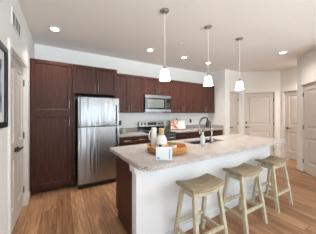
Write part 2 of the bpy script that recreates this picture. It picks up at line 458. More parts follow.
base_run('baseboard_right', (4.20, 0.92), (4.20, -4.5), [(0, 5.42)], 'white baseboard along the living room wall')

def lever(parent, x, z, direction, name='handle', yf=0.032):
    """lever handle: round rosette plus horizontal lever"""
    h = MB().tube([(x, yf, z), (x, yf-0.012, z)], 0.029, 20).tube([(x, yf-0.012, z), (x, yf-0.05, z)], 0.010, 12).build(name, M_DKMETAL, parent, smooth=False)
    smooth_auto(h)
    l = MB().tube([(x-0.008*direction, yf-0.05, z), (x+0.03*direction, yf-0.053, z+0.002), (x+0.075*direction, yf-0.051, z+0.001), (x+0.115*direction, yf-0.046, z-0.004)], [0.010, 0.010, 0.009, 0.007], 10).build('lever', M_DKMETAL, h)
    smooth_auto(l)
    return h
def hinge(parent, x, z, yf=0.032):
    b = MB().box(x-0.012, x+0.012, yf-0.003, yf+0.002, z-0.045, z+0.045).tube([(x, yf-0.006, z-0.047), (x, yf-0.006, z+0.047)], 0.007, 8)
    return b.build('hinge', M_DKMETAL, parent)
def door(n, P, Q, x0, x1, label, top=2.045, leaves=1, handle=None, bolt=None, hinges='L', casing=(CW, CW)):
    P, Q = Vector(P), Vector(Q); d = (Q-P).normalized(); ang = math.atan2(d.y, d.x)
    o = P+d*x0
    root = thing('door_%d' % n, (o.x, o.y, 0), ang); struct(root, label, 'door')
    W = x1-x0; yf = 0.032
    lw = (W-0.012-0.004*(leaves-1))/leaves
    for k in range(leaves):
        a = 0.006+k*(lw+0.004); b = a+lw
        rail = 0.105 if lw > 0.6 else 0.085
        s = MB().panel(a, b, 0.012, top-0.008, yf, 0.036, rail, rec=0.014, slope=0.012, raised=True, bev=0.002,
                       mids=[(0.24, 0.82), (1.02, top-0.13)])
        s = s.build('door_leaf', M_DOOR, root)
    c = MB()
    cl, cr_ = casing
    for (a, b, z0, z1) in ((-cl, 0.0, 0.0, top+CW), (W, W+cr_, 0.0, top+CW), (0.0, W, top, top+CW)):
        if b-a < 0.005: continue
        c.box(a, b, -0.016, -0.0005, z0, z1, 0.004)
        c.box(a+0.012, b-0.012, -0.020, -0.014, z0, z1-0.012, 0.003)
    c.build('door_casing', M_TRIM, root)
    c = MB()      # jamb lining and stop inside the opening
    c.box(0, 0.0025, 0.0, 0.071, 0, top).box(W-0.0025, W, 0.0, 0.071, 0, top).box(0, W, 0.0, 0.071, top-0.003, top)
    c.build('jamb', M_TRIM, root)
    if handle: lever(root, handle[0], handle[1], handle[2])
    if bolt:
        smooth_auto(MB().tube([(bolt[0], yf, bolt[1]), (bolt[0], yf-0.016, bolt[1])], [0.030, 0.026], 20).tube([(bolt[0], yf-0.016, bolt[1]), (bolt[0], yf-0.03, bolt[1])], 0.008, 8).build('deadbolt', M_DKMETAL, root))
    for side in hinges:
        hx = 0.002 if side == 'L' else W-0.002
        for z in (0.25, 1.05, 1.82): hinge(root, hx, z)
    return root
door(1, (4.43, 3.31), (5.065, 3.31), 0.09, 0.56, 'narrow beige panel door left of the entry door', handle=(0.06, 0.935, 1), hinges='R', casing=(0.05, 0.05))
door(2, W2P, W2Q, 0.125, 0.985, 'wide beige entry door with deadbolt above lever', handle=(0.07, 0.935, 1), bolt=(0.07, 1.075), hinges='R')
door(3, (5.88, 2.5), (5.88, 0.9), 0.10, 0.86, 'beige hallway door with lever, half hidden by the angled wall', handle=(0.07, 0.935, 1), hinges='R')
door(4, W4P, W4Q, 0.20, 1.02, 'nearest beige door at the right with hinges on its left', handle=(0.75, 0.935, -1), hinges='L')
d5 = door(5, (XL, -4.5), (XL, 4.0), CL0+4.5, CL1+4.5, 'pair of tall beige closet doors on the left wall', top=2.05, leaves=2, handle=(0.46-0.05, 0.93, -1), hinges='LR')
lever(d5, 0.46+0.05, 0.93, 1)

# ------------------------------------------------------------------ kitchen cabinets
YB = 3.998         # kitchen wall face
YU = 3.67          # upper cabinet fronts
def bar_handle(parent, p, length, vertical=True, m=M_CHROME, origin=(0,0,0), out=0.03, r=0.0055):
    x, y, z = p; b = MB(); l = length/2
    if vertical:
        b.tube([(x, y-out, z-l), (x, y-out, z+l)], r, 10)
        for s in (-1, 1): b.tube([(x, y+0.001, z+s*l*0.72), (x, y-out, z+s*l*0.72)], r*0.8, 8)
    else:
        b.tube([(x-l, y-out, z), (x+l, y-out, z)], r, 10)
        for s in (-1, 1): b.tube([(x+s*l*0.72, y+0.001, z), (x+s*l*0.72, y-out, z)], r*0.8, 8)
    return smooth_auto(b.build('handle', m, parent, origin))
def cabinet(name, label, x0, x1, yf, z0, z1, doors=(), drawers=(), toe=0.0, group=None, yb=YB, cat='cabinet', legs=None):
    """doors: (xa,xb,za,zb,handle_x,handle_z); drawers: (xa,xb,za,zb)"""
    org = ((x0+x1)/2, yb, z0)
    t = thing(name, org, 0, label, cat, group)
    b = MB().box(x0+0.0008, x1-0.0008, yf+0.021, yb, z0+toe, z1, 0.001)
    b.build('body', M_CABIN if not doors and not drawers else M_CAB, t, org)
    if toe: MB().box(x0+0.0008, x1-0.0008, yf+0.09, yb, z0, z0+toe).build('toe_kick', M_CABIN, t, org)
    for (xa, xb, za, zb, hx, hz) in doors:
        d = MB().panel(xa, xb, za, zb, yf, 0.02, 0.058, rec=0.009, slope=0.010).build('door', M_CAB, t, org)
        if hx is not None: bar_handle(d, (hx, yf, hz), 0.15, True, origin=org)
    for (xa, xb, za, zb) in drawers:
        d = MB().box(xa, xb, yf, yf+0.02, za, zb, 0.003)
        d.box(xa+0.02, xb-0.02, yf-0.003, yf+0.01, za+0.02, zb-0.02, 0.002)
        d = d.build('drawer', M_CAB, t, org)
        bar_handle(d, ((xa+xb)/2, yf-0.003, (za+zb)/2), 0.14, False, origin=org)
    return t
G = 0.002
TOP = 2.29
# pantry
pantry = cabinet('pantry_cabinet', 'tall dark brown pantry cabinet in the corner left of the fridge', XL+0.004, 0.162, 3.40, 0, TOP,
        doors=[(XL+0.012, 0.155, 0.11, 1.375, 0.115, 1.22), (XL+0.012, 0.155, 1.385, TOP-0.004, 0.115, 1.53)], toe=0.10)
MB().box(0.1635, 0.205, 3.425, YB, 0.0, 1.748, 0.001).build('side_panel', M_CAB, pantry, (0, 0, 0)).location = (-(XL+0.004+0.162)/2, -YB, 0)
# above the fridge
xm = 0.585
cabinet('over_fridge_cabinet', 'deep two door brown cabinet mounted above the fridge', 0.164, 1.0, 3.40, 1.752, TOP,
        doors=[(0.168, xm-G, 1.757, TOP-0.004, xm-0.03, 1.86), (xm+G, 0.996, 1.757, TOP-0.004, xm+0.03, 1.86)], group=None)
def upper(label, x0, x1, z0, name='upper_cabinet'):
    m = (x0+x1)/2; hz = z0+0.105
    cabinet(name, label, x0, x1, YU, z0, TOP,
            doors=[(x0+G, m-G, z0+0.002, TOP-0.004, m-0.03, hz), (m+G, x1-G, z0+0.002, TOP-0.004, m+0.03, hz)], group='upper cabinets on the kitchen wall')
UZ = 1.392
upper('brown upper cabinet between the fridge and the microwave', 1.002, 1.742, UZ)
upper('short brown upper cabinet directly above the microwave', 1.744, 2.508, 1.84)
upper('brown upper cabinet immediately right of the microwave', 2.510, 3.40, UZ)
upper('brown upper cabinet at the right end of the kitchen wall', 3.402, 4.262, UZ)
# base cabinets
YF = 3.385
cabinet('base_cabinet', 'dark brown base cabinet with two drawers between fridge and range', 1.03, 1.715, YF, 0, 0.874,
        doors=[(1.034, 1.370, 0.105, 0.70, 1.335, 0.60), (1.374, 1.711, 0.105, 0.70, 1.41, 0.60)],
        drawers=[(1.034, 1.370, 0.71, 0.868), (1.374, 1.711, 0.71, 0.868)], toe=0.10, group='base cabinets along the kitchen wall')
cabinet('base_cabinet', 'dark brown base cabinet with two drawers right of the range', 2.487, 3.40, YF, 0, 0.874,
        doors=[(2.491, 2.942, 0.105, 0.70, 2.905, 0.60), (2.946, 3.396, 0.105, 0.70, 2.985, 0.60)],
        drawers=[(2.491, 2.942, 0.71, 0.868), (2.946, 3.396, 0.71, 0.868)], toe=0.10, group='base cabinets along the kitchen wall')
cabinet('base_cabinet', 'dark brown base cabinet at the right end of the kitchen wall', 3.402, 4.30, YF, 0, 0.874,
        doors=[(3.406, 3.85, 0.105, 0.70, 3.81, 0.60), (3.854, 4.296, 0.105, 0.70, 3.895, 0.60)],
        drawers=[(3.406, 3.85, 0.71, 0.868), (3.854, 4.296, 0.71, 0.868)], toe=0.10, group='base cabinets along the kitchen wall')
def counter(label, x0, x1, side_right=False):
    org = ((x0+x1)/2, YB, 0.875)
    t = thing('countertop', org, 0, label, 'countertop')
    MB().box(x0, x1, 3.355, YB, 0.875, 0.914, 0.004).build('slab', M_GRANITE, t, org)
    b = MB().box(x0, x1, YB-0.02, YB, 0.9145, 1.012, 0.003)
    if side_right: b.box(x1-0.02, x1, 3.36, YB-0.021, 0.9145, 1.012, 0.003)
    b.build('backsplash', M_GRANITE, t, org)
counter('short granite counter between the fridge and the range', 1.028, 1.717)
counter('long granite counter right of the range with upstand', 2.485, 4.306, True)
struct(MB().box(1.01, 4.305, YB-0.003, YB+0.001, 0.9, 1.40).build('trim_1', M_TILE), 'pale tiled splashback under the upper cabinets', 'splashback')

# ------------------------------------------------------------------ refrigerator
FX0, FX1, FYF, FZ = 0.245, 0.995, 3.25, 1.675
org = ((FX0+FX1)/2, 3.6, 0)
fr = thing('refrigerator', org, 0, 'tall stainless steel top freezer refrigerator beside the pantry', 'refrigerator')
MB().box(FX0+0.004, FX1-0.004, FYF+0.075, 3.95, 0.02, FZ-0.005, 0.006).build('body', M_BLACK, fr, org)
MB().box(FX0+0.01, FX1-0.01, FYF+0.04, FYF+0.07, 0.0, 0.085).build('kick_grille', M_BLACK, fr, org)
def fdoor(name, z0, z1, hz0, hz1):
    d = MB().box(FX0, FX1, FYF, FYF+0.024, z0, z1, 0.010)
    d = smooth_auto(d.build(name, M_BRUSH, fr, org))
    MB().box(FX0+0.002, FX1-0.002, FYF+0.0245, FYF+0.068, z0+0.002, z1-0.002, 0.004).build('liner', M_BLACK, d, org)
    x = FX1-0.045
    b = MB().box(x-0.012, x+0.012, FYF-0.055, FYF-0.035, hz0, hz1, 0.005)
    for z in (hz0+0.03, hz1-0.03): b.box(x-0.010, x+0.010, FYF-0.04, FYF+0.002, z-0.02, z+0.02, 0.003)
    b.build('handle', M_STEEL, d, org)
fdoor('freezer_door', 1.132, FZ, 1.15, 1.55)
fdoor('fridge_door', 0.09, 1.122, 0.62, 1.105)
MB().box(FX0+0.01, FX1-0.01, FYF+0.012, FYF+0.07, 1.12, 1.134).build('gasket', M_BLACK, fr, org)
MB().box(FX0+0.02, FX0+0.08, FYF+0.02, FYF+0.10, FZ-0.005, FZ+0.015, 0.004).build('hinge_cover', M_BLACK, fr, org)

# ------------------------------------------------------------------ microwave
mx0, mx1, my, mz0, mz1 = 1.747, 2.505, 3.60, 1.412, 1.836
org = ((mx0+mx1)/2, YB, mz0)
mw = thing('microwave', org, 0, 'stainless over the range microwave with dark door window', 'microwave')
MB().box(mx0, mx1, my+0.045, YB, mz0, mz1, 0.003).build('body', M_BLACK, mw, org)
MB().box(mx0, mx1, my, my+0.044, mz1-0.072, mz1, 0.004).build('vent_band', M_STEEL, mw, org)
MB().box(mx0, mx1, my, my+0.044, mz0, mz0+0.072, 0.004).build('lower_band', M_STEEL, mw, org)
d = MB().box(mx0, mx1-0.165, my+0.004, my+0.044, mz0+0.074, mz1-0.074, 0.003).build('door', M_BGLASS, mw, org)
MB().box(mx0+0.06, mx1-0.215, my+0.001, my+0.005, mz0+0.105, mz1-0.105, 0.001).build('window', M_MWGLASS, d, org)
bar_handle(d, (mx1-0.185, my+0.004, (mz0+mz1)/2), 0.26, True, M_STEEL, org, out=0.04, r=0.009)
cp = MB().box(mx1-0.160, mx1, my+0.004, my+0.044, mz0+0.074, mz1-0.074, 0.003).build('control_panel', M_BGLASS, mw, org)
b = MB()
for i in range(4):
    for j in range(3): b.box(mx1-0.135+j*0.04, mx1-0.107+j*0.04, my+0.0025, my+0.0045, mz0+0.10+i*0.035, mz0+0.122+i*0.035)
b.build('keypad', M_VENTDK, cp, org)

# ------------------------------------------------------------------ range
rx0, rx1, ry = 1.722, 2.480, 3.345
org = ((rx0+rx1)/2, 3.99, 0)
rg = thing('range', org, 0, 'stainless and black electric range under the microwave', 'range')
MB().box(rx0, rx1, ry+0.05, 3.985, 0.03, 0.895, 0.004).build('body', M_BLACK, rg, org)
MB().box(rx0, rx1, ry+0.01, 3.90, 0.897, 0.918, 0.005).build('cooktop', M_BGLASS, rg, org)
for (bx, by, br_) in ((0.2, 0.2, 0.10), (0.56, 0.2, 0.08), (0.2, 0.42, 0.08), (0.56, 0.42, 0.10)):
    MB().lathe([(br_, 0), (br_, 0.0012), (br_-0.006, 0.0012), (br_-0.006, 0.0)], 32, (rx0+bx, ry+by, 0.9185)).build('burner_ring', M_VENTDK, rg, org)
MB().box(rx0, rx1, ry, ry+0.048, 0.835, 0.893, 0.004).build('front_trim', M_STEEL, rg, org)
d = MB().box(rx0+0.003, rx1-0.003, ry, ry+0.046, 0.25, 0.828, 0.005).build('oven_door', M_STEEL, rg, org)
MB().box(rx0+0.09, rx1-0.09, ry-0.002, ry+0.003, 0.35, 0.70, 0.001).build('window', M_BGLASS, d, org)
bar_handle(d, ((rx0+rx1)/2, ry, 0.775), 0.62, False, M_STEEL, org, out=0.05, r=0.011)
MB().box(rx0+0.003, rx1-0.003, ry, ry+0.046, 0.05, 0.243, 0.005).build('storage_drawer', M_STEEL, rg, org)
bgp = MB().hexa([(rx0, 3.90, 1.03), (rx1, 3.90, 1.03), (rx1, 3.985, 1.03), (rx0, 3.985, 1.03), (rx0, 3.925, 1.168), (rx1, 3.925, 1.168), (rx1, 3.985, 1.168), (rx0, 3.985, 1.168)], 0.004).build('control_panel', M_STEEL, rg, org)
MB().box(rx0, rx1, 3.905, 3.985, 0.919, 1.028).build('backguard', M_BGLASS, rg, org)
def panel_pt(z): return 3.90+0.025*(z-1.03)/0.138
for kx in (0.075, 0.165, 0.595, 0.685):
    z = 1.10; y = panel_pt(z)
    smooth_auto(MB().tube([(rx0+kx, y+0.002, z), (rx0+kx, y-0.022, z-0.003)], [0.026, 0.021], 18).build('knob', M_BLACK, bgp, org))
z0_, z1_ = 1.065, 1.135
MB().hexa([(rx0+0.25, panel_pt(z0_)-0.003, z0_), (rx0+0.51, panel_pt(z0_)-0.003, z0_), (rx0+0.51, panel_pt(z0_)+0.002, z0_), (rx0+0.25, panel_pt(z0_)+0.002, z0_),
           (rx0+0.25, panel_pt(z1_)-0.003, z1_), (rx0+0.51, panel_pt(z1_)-0.003, z1_), (rx0+0.51, panel_pt(z1_)+0.002, z1_), (rx0+0.25, panel_pt(z1_)+0.002, z1_)]).build('display', M_BGLASS, bgp, org)

# ------------------------------------------------------------------ island
IX, IY, IR = 0.585, 1.235, R(2.0)
def isl(x, y):          # island coordinates to world
    return (IX+x*math.cos(IR)-y*math.sin(IR), IY+x*math.sin(IR)+y*math.cos(IR))
IL, IW = 2.83, 1.01
il = thing('kitchen_island', (IX, IY, 0), IR, 'long white fronted island with dark brown end panel and cabinets', 'kitchen island')
kx0, kx1, ky0, ky1 = 0.045, 2.735, 0.245, 0.345
b = MB().box(kx0, kx1, ky0, ky1, 0, 0.842, 0.001)
b.build('half_wall', M_KNEE, il)
b = MB().box(kx0-0.014, kx1+0.014, ky0-0.014, ky1, 0.843, 0.874, 0.003)
b.box(kx0-0.028, kx0-0.012, ky0-0.02, ky1, 0.80, 0.8742, 0.003)
b.build('cap_trim', M_TRIM, il)
b = MB().box(kx0-0.012, kx1+0.012, ky0-0.013, ky0-0.0005, 0, 0.09, 0.003).box(kx1+0.0005, kx1+0.013, ky0, ky1, 0, 0.09, 0.003)
b.build('baseboard', M_KNEE, il)
cx0, cx1, cy1 = 0.085, 2.725, 0.975
b = MB()
b.prism([(cx0, 0.346), (cx0+0.02, 0.346), (cx0+0.02, cy1), (cx0, cy1)], 0.10, 0.874)
b.prism([(cx0, 0.346), (cx0+0.02, 0.346), (cx0+0.02, cy1-0.075), (cx0, cy1-0.075)], 0.0, 0.10)
b.build('end_panel', M_CAB, il)
b = MB()
b.box(cx1-0.02, cx1, 0.346, cy1, 0.10, 0.874).box(cx1-0.02, cx1, 0.346, cy1-0.075, 0, 0.10)
b.box(cx0+0.02, cx1-0.02, 0.346, cy1-0.022, 0.10, 0.12).box(cx0+0.02, cx1-0.02, 0.346, 0.362, 0.12, 0.874)
b.build('carcass', M_CABIN, il)
MB().box(cx0+0.02, cx1-0.02, cy1-0.09, cy1-0.075, 0, 0.10).build('toe_kick', M_CABIN, il)
xs = [cx0+0.022, 0.55, 1.00, 1.50, 2.00, cx1-0.622, cx1-0.022]
for i, (a, c) in enumerate(zip(xs, xs[1:])):
    # doors facing the kitchen (+y): build facing -y then rotate
    p = MB().panel(-(c-G), -(a+G), 0.112, 0.866, -cy1, 0.02, 0.058, rec=0.009, slope=0.01)
    bmesh.ops.rotate(p.bm, verts=p.bm.verts, cent=(0, 0, 0), matrix=Matrix.Rotation(math.pi, 3, 'Z'))
    d = p.build('door', M_CAB, il)
    hx = c-0.04 if i % 2 == 0 else a+0.04
    h = MB().tube([(hx, cy1+0.03, 0.66), (hx, cy1+0.03, 0.81)], 0.0055, 10)
    for z in (0.68, 0.79): h.tube([(hx, cy1-0.001, z), (hx, cy1+0.03, z)], 0.0045, 8)
    h.build('handle', M_CHROME, d)
# countertop with a sink cut-out
hx0, hx1, hy0, hy1 = 1.14, 1.86, 0.555, 0.925
def arc(cx, cy, r, a0, a1, n=8): return [(cx+r*math.cos(R(a0+(a1-a0)*i/n)), cy+r*math.sin(R(a0+(a1-a0)*i/n))) for i in range(n+1)]
ct = MB()
rr = 0.13
ct.prism(arc(rr, rr, rr, 180, 270)+arc(IL-rr, rr, rr, 270, 360)+[(IL, hy0), (0, hy0)], 0.875, 0.914)
ct.prism([(0, hy0), (hx0, hy0), (hx0, hy1), (0, hy1)], 0.875, 0.914)
ct.prism([(hx1, hy0), (IL, hy0), (IL, hy1), (hx1, hy1)], 0.875, 0.914)
ct.prism([(0, hy1), (IL, hy1)]+arc(IL-0.03, IW-0.03, 0.03, 0, 90, 4)+arc(0.03, IW-0.03, 0.03, 90, 180, 4), 0.875, 0.914)
ct = ct.build('island_countertop', M_GRANITE)
ct.location = (IX, IY, 0); ct.rotation_euler = (0, 0, IR)
tag(ct, 'long speckled granite top on the white kitchen island', 'countertop')
# sink
sx, sy = isl((hx0+hx1)/2, (hy0+hy1)/2)
sk = thing('sink', (sx, sy, 0.70), IR, 'stainless undermount sink set in the island countertop', 'sink')
hw, hd = (hx1-hx0)/2, (hy1-hy0)/2
b = MB(); t_ = 0.012
b.box(-hw, hw, -hd, hd, -0.03, -0.018)
b.box(-hw, -hw+t_, -hd, hd, -0.018, 0.174).box(hw-t_, hw, -hd, hd, -0.018, 0.174).box(-hw, hw, -hd, -hd+t_, -0.018, 0.174).box(-hw, hw, hd-t_, hd, -0.018, 0.174)
b.box(-0.008, 0.008, -hd+t_, hd-t_, -0.018, 0.13, 0.003)
b.build('basin', M_STEEL, sk)
for q in (-1, 1): MB().lathe([(0.0, 0.004), (0.03, 0.004), (0.042, 0.001), (0.042, 0.0)], 20, (q*hw/2, 0, -0.0175)).build('drain', M_DKMETAL, sk)
# faucet
fx, fy = isl(1.425, 0.488)
fc = thing('faucet', (fx, fy, 0.9145), IR, 'tall brushed nickel gooseneck faucet at the island sink', 'faucet')
smooth_auto(MB().lathe([(0, 0), (0.028, 0), (0.028, 0.008), (0.02, 0.018), (0.017, 0.07), (0, 0.07)], 20).build('base', M_CHROME, fc))
pts = [(0, 0, 0.06), (0, 0, 0.16), (0, 0, 0.27)]
ra = 0.125
for k in range(1, 13): pts.append((0, ra-ra*math.cos(math.pi*k/12), 0.27+ra*math.sin(math.pi*k/12)))
pts.append((0, 2*ra, 0.205))
smooth_auto(MB().tube(pts, 0.0125, 14).build('spout', M_CHROME, fc))
smooth_auto(MB().tube([(0, 2*ra, 0.21), (0, 2*ra, 0.19), (0, 2*ra, 0.12)], [0.0115, 0.016, 0.018], 16).build('spout_head', M_CHROME, fc))
ar = MB().tube([(0, 0.0, 0.30), (0, 0.075, 0.335)], 0.006, 10).build('docking_arm', M_SPRAY, fc)
smooth_auto(MB().tube([(0, 0.08, 0.375), (0, 0.08, 0.33), (0, 0.08, 0.30), (0, 0.08, 0.24)], [0.013, 0.016, 0.027, 0.024], 16).build('spray_head', M_SPRAY, fc))
smooth_auto(MB().tube([(0.012, 0, 0.05), (0.045, 0, 0.06), (0.085, -0.005, 0.085)], [0.009, 0.008, 0.006], 10).build('lever', M_CHROME, fc))
# soap bottle
bx, by = isl(1.155, 0.42)
sb = thing('soap_bottle', (bx, by, 0.9145), 0, 'clear soap pump bottle standing left of the faucet', 'bottle')
smooth_auto(MB().lathe([(0, 0.002), (0.030, 0.002), (0.033, 0.008), (0.033, 0.125), (0.026, 0.145), (0.014, 0.155), (0.014, 0.17), (0, 0.17)], 24).build('bottle_body', M_CLEAR, sb))
smooth_auto(MB().lathe([(0, 0.004), (0.028, 0.004), (0.029, 0.09), (0, 0.09)], 24).build('liquid', M_VENT, sb))
smooth_auto(MB().lathe([(0, 0.168), (0.017, 0.168), (0.017, 0.192), (0.009, 0.198), (0, 0.198)], 20).build('collar', M_SOAP, sb))
smooth_auto(MB().tube([(0, 0, 0.195), (0, 0, 0.228), (0.01, 0, 0.234), (0.045, 0, 0.228)], 0.0055, 10).build('pump', M_DKMETAL, sb))

# tray and what stands on it
CT = 0.9145
TX, TY, TR = 1.10, 1.67, 0.245
tr = thing('serving_tray', (TX, TY, CT), 0, 'round orange wooden serving tray on the island', 'tray')
smooth_auto(MB().lathe([(0, 0.0), (TR-0.035, 0.0), (TR-0.02, 0.008), (TR-0.004, 0.072), (TR-0.008, 0.076), (TR-0.018, 0.074), (TR-0.034, 0.014), (0, 0.012)], 56).build('bowl', M_TRAY, tr))
for a in (-12, 168):      # handle slots
    p = MB()
    c, s_ = math.cos(R(a)), math.sin(R(a))
    p.box(-0.005, 0.005, -0.035, 0.035, -0.010, 0.010, 0.004)
    o = p.build('handle_slot', M_DKMETAL, tr); o.location = ((TR-0.009)*c, (TR-0.009)*s_, 0.04); o.rotation_euler = (0, R(20), R(a))
TZ = CT+0.0125
v = thing('vase', (1.045, 1.705, TZ), 0, 'round white vase with pale wooden neck standing on the tray', 'vase')
smooth_auto(MB().lathe([(0, 0), (0.036, 0), (0.05, 0.012), (0.066, 0.055), (0.069, 0.10), (0.060, 0.145), (0.042, 0.175), (0.030, 0.185), (0.0, 0.185)], 32).build('vase_body', M_WHITE, v))
smooth_auto(MB().lathe([(0.0, 0.184), (0.027, 0.184), (0.030, 0.20), (0.033, 0.262), (0.027, 0.268), (0.026, 0.22), (0, 0.22)], 24).build('neck', M_GOLD, v))
pt = thing('bottle', (1.005, 1.822, TZ), 0, 'tall white ceramic bottle behind the round vase', 'bottle')
smooth_auto(MB().lathe([(0, 0), (0.034, 0), (0.038, 0.01), (0.036, 0.15), (0.033, 0.20), (0.034, 0.25), (0.030, 0.264), (0.018, 0.268), (0, 0.268)], 28).build('bottle_body', M_WHITE, pt))
smooth_auto(MB().tube([(-0.034, 0, 0.23), (-0.058, 0, 0.222), (-0.068, 0, 0.18), (-0.066, 0, 0.13), (-0.037, 0, 0.11)], 0.007, 10).build('handle', M_WHITE, pt))
def jar(x, y, m, label):
    j = thing('spice_jar', (x, y, TZ), 0, label, 'jar', None)
    smooth_auto(MB().lathe([(0, 0), (0.018, 0), (0.02, 0.004), (0.02, 0.062), (0.014, 0.07), (0, 0.07)], 20).build('jar_body', m, j))
    smooth_auto(MB().lathe([(0, 0.07), (0.016, 0.07), (0.016, 0.088), (0.014, 0.092), (0, 0.092)], 20).build('lid', M_DKMETAL if m is M_TEAL else M_GOLD, j))
jar(0.965, 1.60, M_TEAL, 'small teal jar on the tray in front of the vase')
jar(1.028, 1.56, M_AMBER, 'small amber jar on the tray beside the succulent')
su = thing('succulent', (1.135, 1.575, TZ), 0, 'green succulent in a small white pot on the tray', 'plant')
smooth_auto(MB().lathe([(0, 0), (0.027, 0), (0.035, 0.07), (0.036, 0.08), (0.031, 0.08), (0.03, 0.07), (0, 0.07)], 24).build('pot', M_WHITE, su))
MB().lathe([(0, 0.072), (0.0295, 0.071)], 20).build('soil', M_SOIL, su)
lf = MB()
for ring, (n, tilt, ln) in enumerate(((9, 62, 0.042), (7, 38, 0.04), (4, 14, 0.036))):
    for k in range(n):
        a = 2*math.pi*(k+0.4*ring)/n
        dx, dy = math.cos(a)*math.sin(R(tilt)), math.sin(a)*math.sin(R(tilt)); dz = math.cos(R(tilt))
        p0 = Vector((dx*0.006, dy*0.006, 0.072)); d_ = Vector((dx, dy, dz))
        lf.tube([p0, p0+d_*ln*0.35, p0+d_*ln*0.7, p0+d_*ln], [0.005, 0.0085, 0.0075, 0.0015], 8)
smooth_auto(lf.build('leaves', M_GREEN, su))
cd = thing('recipe_box', (0.858, 1.352, CT), R(-32), 'small white box with blue marks standing before the tray', 'box')
MB().box(-0.08, 0.08, 0.0, 0.038, 0, 0.126, 0.003).build('box_body', M_PAPER, cd)
MB().box(0.050, 0.058, -0.0012, 0.001, 0.015, 0.112).build('stripe', M_BLUE, cd)
MB().tube([(-0.055, 0.0005, 0.022), (-0.055, -0.0012, 0.022)], 0.011, 18).build('spot', M_BLUE, cd)

# cookbook on its stand
bk = thing('cookbook', (2.86, 3.74, 0.9145+0.018), R(-8), 'open cookbook propped on the counter right of the range', 'book')
ln = 0.26
tilt = 0.06
def leaf(x0, x1, y, nm, m):
    dz = ln; dy = tilt
    MB().hexa([(x0, y, 0), (x1, y, 0), (x1, y+0.012, 0), (x0, y+0.012, 0), (x0, y+dy, dz), (x1, y+dy, dz), (x1, y+dy+0.012, dz), (x0, y+dy+0.012, dz)], 0.002).build(nm, m, bk)
leaf(-0.235, -0.002, 0, 'picture_page', M_PAGE)
leaf(0.002, 0.235, 0, 'text_page', M_PAPER)
leaf(-0.24, 0.24, 0.013, 'cover', M_FRAMEB)
st = thing('cookbook_stand', (2.86, 3.74, 0.9145), R(-8), 'black wire stand holding the open cookbook', 'stand')
b = MB()
b.tube([(-0.19, -0.03, 0.006), (0.19, -0.03, 0.006)], 0.005, 8).tube([(-0.19, -0.03, 0.006), (-0.19, -0.03, 0.022)], 0.005, 8).tube([(0.19, -0.03, 0.006), (0.19, -0.03, 0.022)], 0.005, 8)
b.box(-0.2, 0.2, -0.03, 0.026, 0.010, 0.0165)
b.build('ledge', M_FRAMEB, st)
b = MB().tube([(-0.05, 0.038, 0.012), (-0.02, 0.10, 0.28), (0, 0.112, 0.315), (0.02, 0.10, 0.28), (0.05, 0.038, 0.012)], 0.006, 8)
b.tube([(0, 0.112, 0.31), (0, 0.17, 0.006)], 0.005, 8)
b.tube([(-0.05, 0.038, 0.012), (-0.05, 0.02, 0.012)], 0.005, 8).tube([(0.05, 0.038, 0.012), (0.05, 0.02, 0.012)], 0.005, 8)
b.lathe([(0, 0.33), (0.012, 0.322), (0.016, 0.312), (0.012, 0.302), (0, 0.295)], 12, (0, 0.112, 0))
b.build('back_rest', M_FRAMEB, st)
# glass canister beside the fridge
gj = thing('canister', (1.21, 3.66, 0.9145), 0, 'greenish glass canister on the counter beside the fridge', 'canister')
smooth_auto(MB().lathe([(0, 0), (0.055, 0), (0.06, 0.008), (0.06, 0.085), (0.05, 0.10), (0.048, 0.10), (0.054, 0.082), (0.054, 0.01), (0, 0.008)], 28).build('canister_body', M_JARG, gj))
smooth_auto(MB().lathe([(0, 0.101), (0.052, 0.101), (0.052, 0.114), (0.01, 0.118), (0.012, 0.13), (0, 0.133)], 24).build('lid', M_JARG, gj))
# outlets
def outlet(x, z, label):
    o = thing('wall_outlet', (x, YB-0.003, z), 0, label, 'outlet', None)
    MB().box(-0.036, 0.036, -0.006, 0, -0.058, 0.058, 0.003).build('cover_plate', M_DKMETAL, o)
    for q in (-0.024, 0.024): MB().box(-0.018, 0.018, -0.0085, -0.005, q-0.017, q+0.017, 0.002).build('socket', M_BLACK, o)
outlet(1.24, 1.14, 'dark outlet on the splashback between the fridge and the range')
outlet(3.53, 1.14, 'dark outlet on the splashback right of the cookbook')

